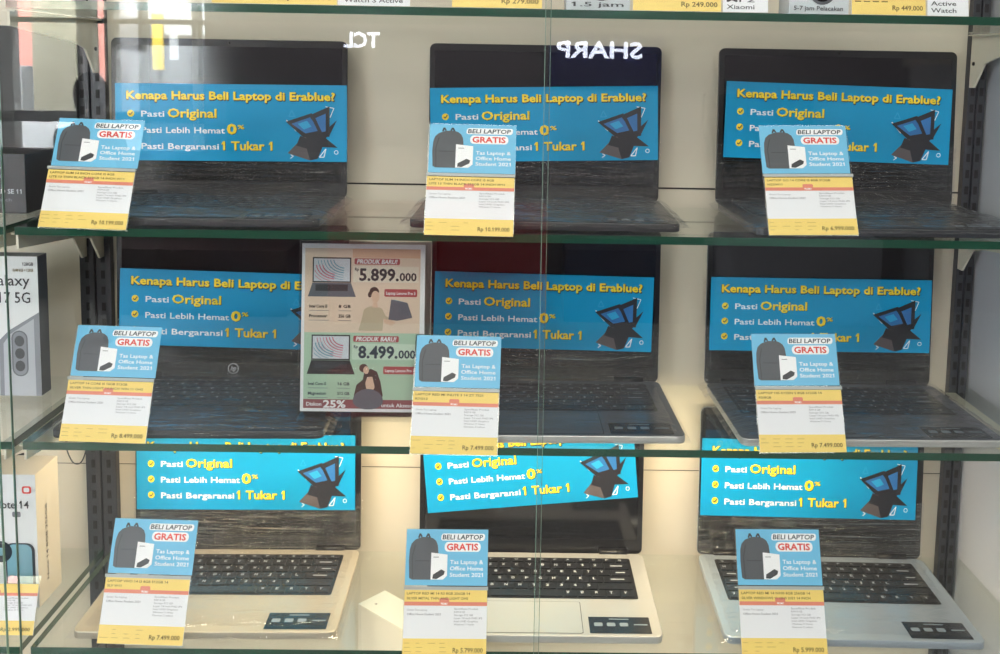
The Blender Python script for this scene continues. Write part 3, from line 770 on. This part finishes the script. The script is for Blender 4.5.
# white carton standing below the bottom shelf, only its lid corner shows through the glass
c = atY(372, 600, .15)
t = thing('white_carton', 'plain white carton seen through the bottom glass shelf, left of the middle price stand', 'box', (0, 0, 0))
zt = -.045
A = atZ(358, 603, zt); B = atZ(384, 590, zt)
e1 = (B - A); e1.z = 0; n1 = e1.normalized(); n2 = Vector((n1.y, -n1.x, 0))
mb = MB()
q = [A, B, B + n2 * .16, A + n2 * .16]
q = [A + n2 * .0, A + n1 * .055, A + n1 * .055 + n2 * .14, A + n2 * .14]
mb.prism([(p.x - A.x, p.y - A.y) for p in q][::-1], 0, .284, M_BOXW, side=M_BOXC)
t.location = (A.x, A.y, -.33); mb.build('carton', t, bevel=.001)
mb = MB(); mb.disc(n1.x * .018 + n2.x * .022, n1.y * .018 + n2.y * .022, .002, .002, M_TXT, .2846); mb.build('seal', t)

# cables
def cable(name, label, pts, r, plug=None):
    t = thing(name, label, 'cable', pts[0]); P0 = Vector(pts[0])
    P = []
    pp = [Vector(p) for p in pts]
    for i in range(len(pp) - 1):
        p0, p1, p2, p3 = pp[max(i - 1, 0)], pp[i], pp[i + 1], pp[min(i + 2, len(pp) - 1)]
        for k in range(8):
            s = k / 8; P.append(.5 * ((2 * p1) + (p2 - p0) * s + (2 * p0 - 5 * p1 + 4 * p2 - p3) * s * s + (3 * p1 - p0 - 3 * p2 + p3) * s ** 3) - P0)
    P.append(pp[-1] - P0)
    tube('cord', P, r, M_BLACKMETAL, t)
    if plug: tube('plug', [Vector(p) - P0 for p in plug], .0045, M_SLOT, t)
g3 = lambda u, v: tuple(atY(u, v, .19))
cable('power_cable', 'black cable with a plug hanging over the white Note 14 phone box', [g3(30, 441), g3(31, 449), g3(27, 455), g3(20, 457)], .0014, [g3(24, 455.5), g3(8, 461)])
cable('power_cable', 'thin black cable looping below the middle shelf beside the slotted upright', [g3(66, 440), g3(67, 450), g3(72, 461), g3(77, 464), g3(82, 461), g3(86, 450), g3(87, 441)], .0010)

# ------------------------------------------------------------------ things on the topmost shelf
M_GBOX = mat('watch_box_grey', (196, 204, 208), .4)
def topcard(u0, u1, kind, txt, label, cat='price card', col=None, y=.006, h=.09):
    P = atY(u0, 6, y); Q = atY(u1, 6, y); wd = Q.x - P.x
    if kind == 'tag':
        t = thing('price_card', label, cat, (P.x, y, ZS[0]), 0, 'cards on the topmost shelf')
        M = Matrix.Translation((0, 0, .0008)) @ Matrix.Rotation(R(80), 4, 'X')
        s = MB(); s.box(0, 0, 0, wd, h, .0008, M_TAGW); s.rect(0, 0, wd, .028, M_TAGY, .001); s.rect(0, .075, wd, h, M_TAGY, .001); c = s.build('card', t, M)
        s = MB(); s.text(txt, wd * .55, wd * .96, .006, .006, M_TXTY, .0013, bold=.025)
        for k in range(4): s.rect(.004 + k * wd * .12, .016, .004 + k * wd * .12 + .008, .0175, M_TXTY, .0013)
        s.build('price_lettering', c)
    elif kind == 'white':
        t = thing('info_card', label, cat, (P.x, y, ZS[0]), 0, 'cards on the topmost shelf')
        M = Matrix.Translation((0, 0, .0008)) @ Matrix.Rotation(R(80), 4, 'X')
        s = MB(); s.box(0, 0, 0, wd, h, .0008, M_TAGW); c = s.build('card', t, M)
        s = MB()
        for k, q in enumerate(txt): s.text(q, wd * .08, wd * (.9 if len(q) > 8 else .7), .004 + .009 * k, .0055, M_BAG2, .0013, bold=.01)
        s.build('lettering', c)
    else:
        t = thing('watch_box', label, cat, (P.x, y, ZS[0] + .0003), 0, 'watch boxes on the topmost shelf')
        s = MB(); s.box(0, 0, 0, wd, .05, h, M_GBOX); s.build('carton', t, bevel=.001)
        FM = Matrix.Translation((0, -.0005, 0)) @ Matrix.Rotation(R(90), 4, 'X')
        s = MB(); s.disc(wd * .55, .042, .022, .030, M_BAG, .0002, 30); s.disc(wd * .55, .042, .018, .026, M_SCREEN, .0004, 30); s.build('watch_picture', t, FM)
        s = MB(); s.text(txt, wd * .08, wd * .9, .005, .0055, M_BAG2, .0003, bold=.01); s.build('lettering', t, FM)
topcard(212, 337, 'tag', 'Rp 449.000', 'yellow topmost-shelf price card left of the watch card, Rp 449.000')
topcard(338, 410, 'white', ('Watch S Active',), 'white card on the topmost shelf reading Watch S Active', 'info card')
topcard(452, 542, 'tag', 'Rp 279.000', 'yellow topmost-shelf price card just left of the door seam, Rp 279.000')
topcard(566, 630, 'box', '1.5 jam', 'grey watch box on the topmost shelf just right of the door seam', 'box', y=.012)
topcard(633, 721, 'tag', 'Rp 249.000', 'yellow topmost-shelf price card beside a grey watch box, Rp 249.000')
topcard(723, 768, 'white', ('Xiaomi', 'Mi 2'), 'small white card on the topmost shelf right of the Rp 249.000 price', 'info card')
topcard(789, 849, 'box', '5-7 jam Pelacakan', 'grey watch box on the topmost shelf between white card and last price card', 'box', y=.012)
topcard(852, 926, 'tag', 'Rp 449.000', 'rightmost yellow price card of the topmost shelf')
topcard(928, 969, 'white', ('Watch', 'Active'), 'white card at the right end of the topmost shelf', 'info card')

# ------------------------------------------------------------------ the shop behind the camera (seen mirrored in the doors)
YB = -5.3
def mir(u, v, Y=None):
    Yr = YB if Y is None else Y
    p = atY(u, v, 2 * -.035 - Yr); return Vector((p.x, Yr, p.z))
M_SIGNW = mat('sign_lit_white', (235, 240, 255), .5, emit=11)
M_SHOPW = mat('shop_wall_grey', (100, 94, 96), .7)
M_SHOPF = mat('shop_floor', (120, 118, 114), .4)
M_DAY = mat('street_white_wall', (232, 236, 238), .7)
M_OUTR = mat('outside_red_building', (216, 150, 136), .7)
M_OUTY = mat('outside_yellow_banner', (240, 208, 70), .7)
M_OUTC = mat('outside_beige_column', (176, 172, 150), .7)
M_FAC = mat('facade_grey', (112, 112, 114), .7)
M_FACD = mat('facade_dark', (52, 52, 58), .7)
M_FRAMEW = mat('entrance_frame_white', (225, 225, 220), .5)
M_MAROON = mat('maroon_counter', (150, 30, 40), .5)
mb = MB(); mb.box(-5, -5.6, -.84, 3.5, -.10, -.80, M_SHOPF); struct(mb.build('floor'))
xw0, xw1 = mir(0, 60).x - .8, mir(205, 60).x
zt_, zb_ = mir(100, -30).z, mir(100, 150).z
mb = MB(); mb.box(xw1, YB - .1, -.80, 3.5, YB, 2.3, M_SHOPW); mb.box(-5, YB - .1, -.80, xw1, YB, zb_ , M_SHOPW); mb.box(-5, YB - .1, zt_ + .5, xw1, YB, 2.3, M_SHOPW)
struct(mb.build('wall_front'))
mb = MB(); mb.box(-5, -5.4, 2.3, 3.5, -.10, 2.34, mat('shop_ceiling', (150, 150, 148), .8)); struct(mb.build('ceiling'))
# entrance window frame
t = thing('entrance_window', 'white framed shop entrance window with daylight behind it', 'window', (0, 0, 0)); 
mb = MB()
for u, wd in ((-40, .05), (7, .04), (86, .05), (111, .03), (142, .015), (196, .02)):
    p = mir(u, 60); mb.box(p.x - wd, YB - .08, zb_, p.x + wd, YB + .02, zt_ + .5, M_FRAMEW)
p = mir(60, 114); mb.box(-5, YB - .05, p.z - .05, xw1, YB + .02, p.z + .02, M_BAG)
p = mir(60, 20); mb.box(-5, YB - .05, p.z - .015, xw1, YB + .02, p.z + .015, M_BAG)
mb.build('frame', t)
# outside: bright street, red building, banner
YO = -8
mb = MB(); mb.box(-8.5, YO - .2, -1, -1.5, YO - .1, 3, M_DAY); tag(mb.build('street_backdrop_wall'), 'bright wall across the street outside the shop', 'wall')
def outside(name, u0, v0, u1, v1, m, label, Y=YO, dep=.15):
    a = mir(u0, v1, Y); b = mir(u1, v0, Y)
    mb = MB(); mb.box(0, 0, 0, b.x - a.x, dep, b.z - a.z, m); o = mb.build(name, bevel=.01); o.location = (a.x, Y - dep / 2, a.z); tag(o, label, 'street scenery'); return o
outside('brick_building', -90, -60, 38, 64, M_OUTR, 'wide red building across the street')
outside('brick_building', 90, -60, 105, 84, M_OUTR, 'narrow red building part across the street')
outside('facade', 113, 18, 147, 170, M_FAC, 'light grey facade left of the yellow banner')
outside('facade', 153, 36, 215, 175, M_FACD, 'dark facade behind the yellow banner')
outside('street_banner', 153, 14, 163, 70, M_OUTY, 'yellow upright banner outside the entrance', Y=-7.6, dep=.04)
outside('doorway_panel', 170, 34, 178, 60, M_DAY, 'small white panel right of the yellow banner', Y=-7.6, dep=.04)
outside('parked_van', -60, 66, 36, 110, M_DAY, 'white parked van outside', Y=-7.2, dep=.5)
outside('street_column', 40, -60, 62, 120, M_OUTC, 'beige column outside the entrance, the left one', Y=-6.6, dep=.2)
outside('street_column', 66, -60, 82, 118, M_OUTC, 'beige column outside the entrance, the right one', Y=-6.5, dep=.2)
# lit brand signs on the opposite wall
def sign(txt, u0, v0, u1, v1, label, panel=None):
    a = mir(u0, v1); b = mir(u1, v0)
    t = thing('lit_sign', label, 'sign', (b.x, YB, a.z), math.pi)
    if panel:
        pa = mir(panel[0], panel[3]); pb = mir(panel[1], panel[2])
        m2 = MB(); m2.box(-(pb.x - b.x), -.03, pa.z - a.z, b.x - pa.x, -.005, pb.z - a.z, mat('sign_navy', (22, 30, 84), .4, emit=.35)); m2.build('panel', t)
    M = Matrix.Translation((0, -.045, 0)) @ Matrix.Rotation(R(90), 4, 'X')
    g = MB(); g.text(txt, 0, b.x - a.x, 0, (b.z - a.z), M_SIGNW, 0, bold=.03); g.build('letters', t, M)
sign('TCL', 345, 33, 380, 47, 'lit white TCL sign on the opposite shop wall')
sign('SHARP', 556, 43, 641, 57, 'lit white SHARP sign on a navy panel', panel=(548, 664, 36, 86))
# maroon counter and dark display blocks opposite
a = mir(342, 320); b = mir(545, 244)
mb = MB(); mb.box(0, 0, 0, b.x - a.x, .5, max(b.z, -.1) + .80, M_MAROON); o = mb.build('shop_counter', bevel=.01); o.location = (a.x, YB + .02, -.80); tag(o, 'maroon shop counter opposite the cabinet', 'counter')
# ceiling lamps of the shop
for k, (x, y) in enumerate([(-2, -2.2), (0, -2.2), (2, -2.2), (-2, -3.9), (0, -3.9), (2, -3.9)]):
    t = thing('ceiling_lamp', '%s long white ceiling lamp in the %s row' % (('left', 'middle', 'right')[k % 3], ('nearer', 'farther')[k // 3]), 'lamp', (x, y, 2.28), 0, 'ceiling lamps of the shop')
    mb = MB(); mb.box(-.62, -.09, -.03, .62, .09, .018, M_FRAMEW); mb.build('housing', t)
    mb = MB(); mb.box(-.6, -.07, -.036, .6, .07, -.031, mat('lamp_diffuser', (255, 250, 240), .5, emit=9)); mb.build('diffuser', t)

def shop_block(name, u0, v0, u1, v1, rgb, label, cat, dep=.08, stand=False):
    a = mir(u0, v1); b = mir(u1, v0)
    z0 = -.80 if stand else a.z
    mb = MB(); mb.box(0, 0, 0, b.x - a.x, dep, b.z - z0, mat('shop_' + '_'.join(map(str, rgb)), rgb, .4)); mb.box(.02, dep, .02, b.x - a.x - .02, dep + .004, b.z - z0 - .02, M_SLOT if not stand else mat('shop_' + '_'.join(map(str, rgb)), rgb, .4))
    o = mb.build(name, bevel=.004); o.location = (a.x, YB + .001, z0); tag(o, label, cat)
shop_block('television', 230, 90, 330, 150, (30, 30, 34), 'dark television on the opposite wall left of the TCL sign', 'television')
shop_block('television', 400, 90, 500, 150, (30, 30, 34), 'dark television on the opposite wall between the two lit signs', 'television')
shop_block('television', 700, 95, 810, 160, (30, 30, 34), 'dark television on the opposite wall right of the SHARP sign', 'television')
shop_block('shop_cabinet', 560, 240, 680, 330, (44, 50, 76), 'blue cabinet standing at the opposite wall', 'cabinet', .4, True)
shop_block('shop_cabinet', 700, 230, 860, 330, (150, 150, 154), 'light grey cabinet standing at the opposite wall', 'cabinet', .4, True)
shop_block('shop_cabinet', 120, 240, 300, 330, (80, 60, 58), 'brown cabinet standing at the opposite wall', 'cabinet', .4, True)

def person(px, py, Y, label):
    h = mir(px, py, Y); k = (h.z + .80) / 1.55
    t = thing('person', label, 'person', (h.x, Y, -.80), 0)
    P = [(0, 0, .92), (0, 0, 1.10), (0, .01, 1.30), (0, 0, 1.42), (0, 0, 1.50), (0, 0, 1.58), (0, 0, 1.66),
         (.16, 0, 1.33), (.22, .02, 1.08), (.20, .16, .96), (.19, .23, .95), (-.16, 0, 1.33), (-.23, 0, 1.07), (-.24, .05, .84), (-.24, .07, .76),
         (.09, 0, .86), (.10, .01, .48), (.10, -.02, .08), (.10, .10, .03), (-.09, 0, .86), (-.10, .01, .48), (-.10, -.02, .08), (-.10, .10, .03)]
    Rr = [.15, .14, .15, .06, .055, .085, .07, .065, .048, .038, .04, .065, .048, .038, .04, .095, .062, .05, .04, .095, .062, .05, .04]
    E_ = [(0, 1), (1, 2), (2, 3), (3, 4), (4, 5), (5, 6), (2, 7), (7, 8), (8, 9), (9, 10), (2, 11), (11, 12), (12, 13), (13, 14), (0, 15), (15, 16), (16, 17), (17, 18), (0, 19), (19, 20), (20, 21), (21, 22)]
    me = bpy.data.meshes.new('body'); me.from_pydata([tuple(k * c for c in p) for p in P], E_, []); me.materials.append(mat('dark_clothes', (22, 22, 26), .8))
    o = link(bpy.data.objects.new('body', me), t)
    sk = o.modifiers.new('skin', 'SKIN'); sk.use_smooth_shade = True
    for v, q in zip(me.skin_vertices[0].data, Rr): v.radius = (q * k, q * k * .85)
    me.skin_vertices[0].data[0].use_root = True
    o.modifiers.new('sub', 'SUBSURF').levels = 2
    bm = bmesh.new(); bmesh.ops.create_uvsphere(bm, u_segments=24, v_segments=16, radius=1)
    for v in bm.verts:
        c = v.co.copy(); f = 1.0 if c.y < .35 else .86
        v.co = Vector((c.x * .105 * f, c.y * .115 * f - .012, c.z * .14 * (1.25 if c.z < -.2 else 1) + 1.585)) * k
    m2 = bpy.data.meshes.new('headscarf'); bm.to_mesh(m2); bm.free(); m2.materials.append(mat('black_scarf', (10, 10, 12), .9))
    for p in m2.polygons: p.use_smooth = True
    link(bpy.data.objects.new('headscarf', m2), t)
person(90, 100, -4.3, 'person in dark clothes and black headscarf standing by the shop entrance')
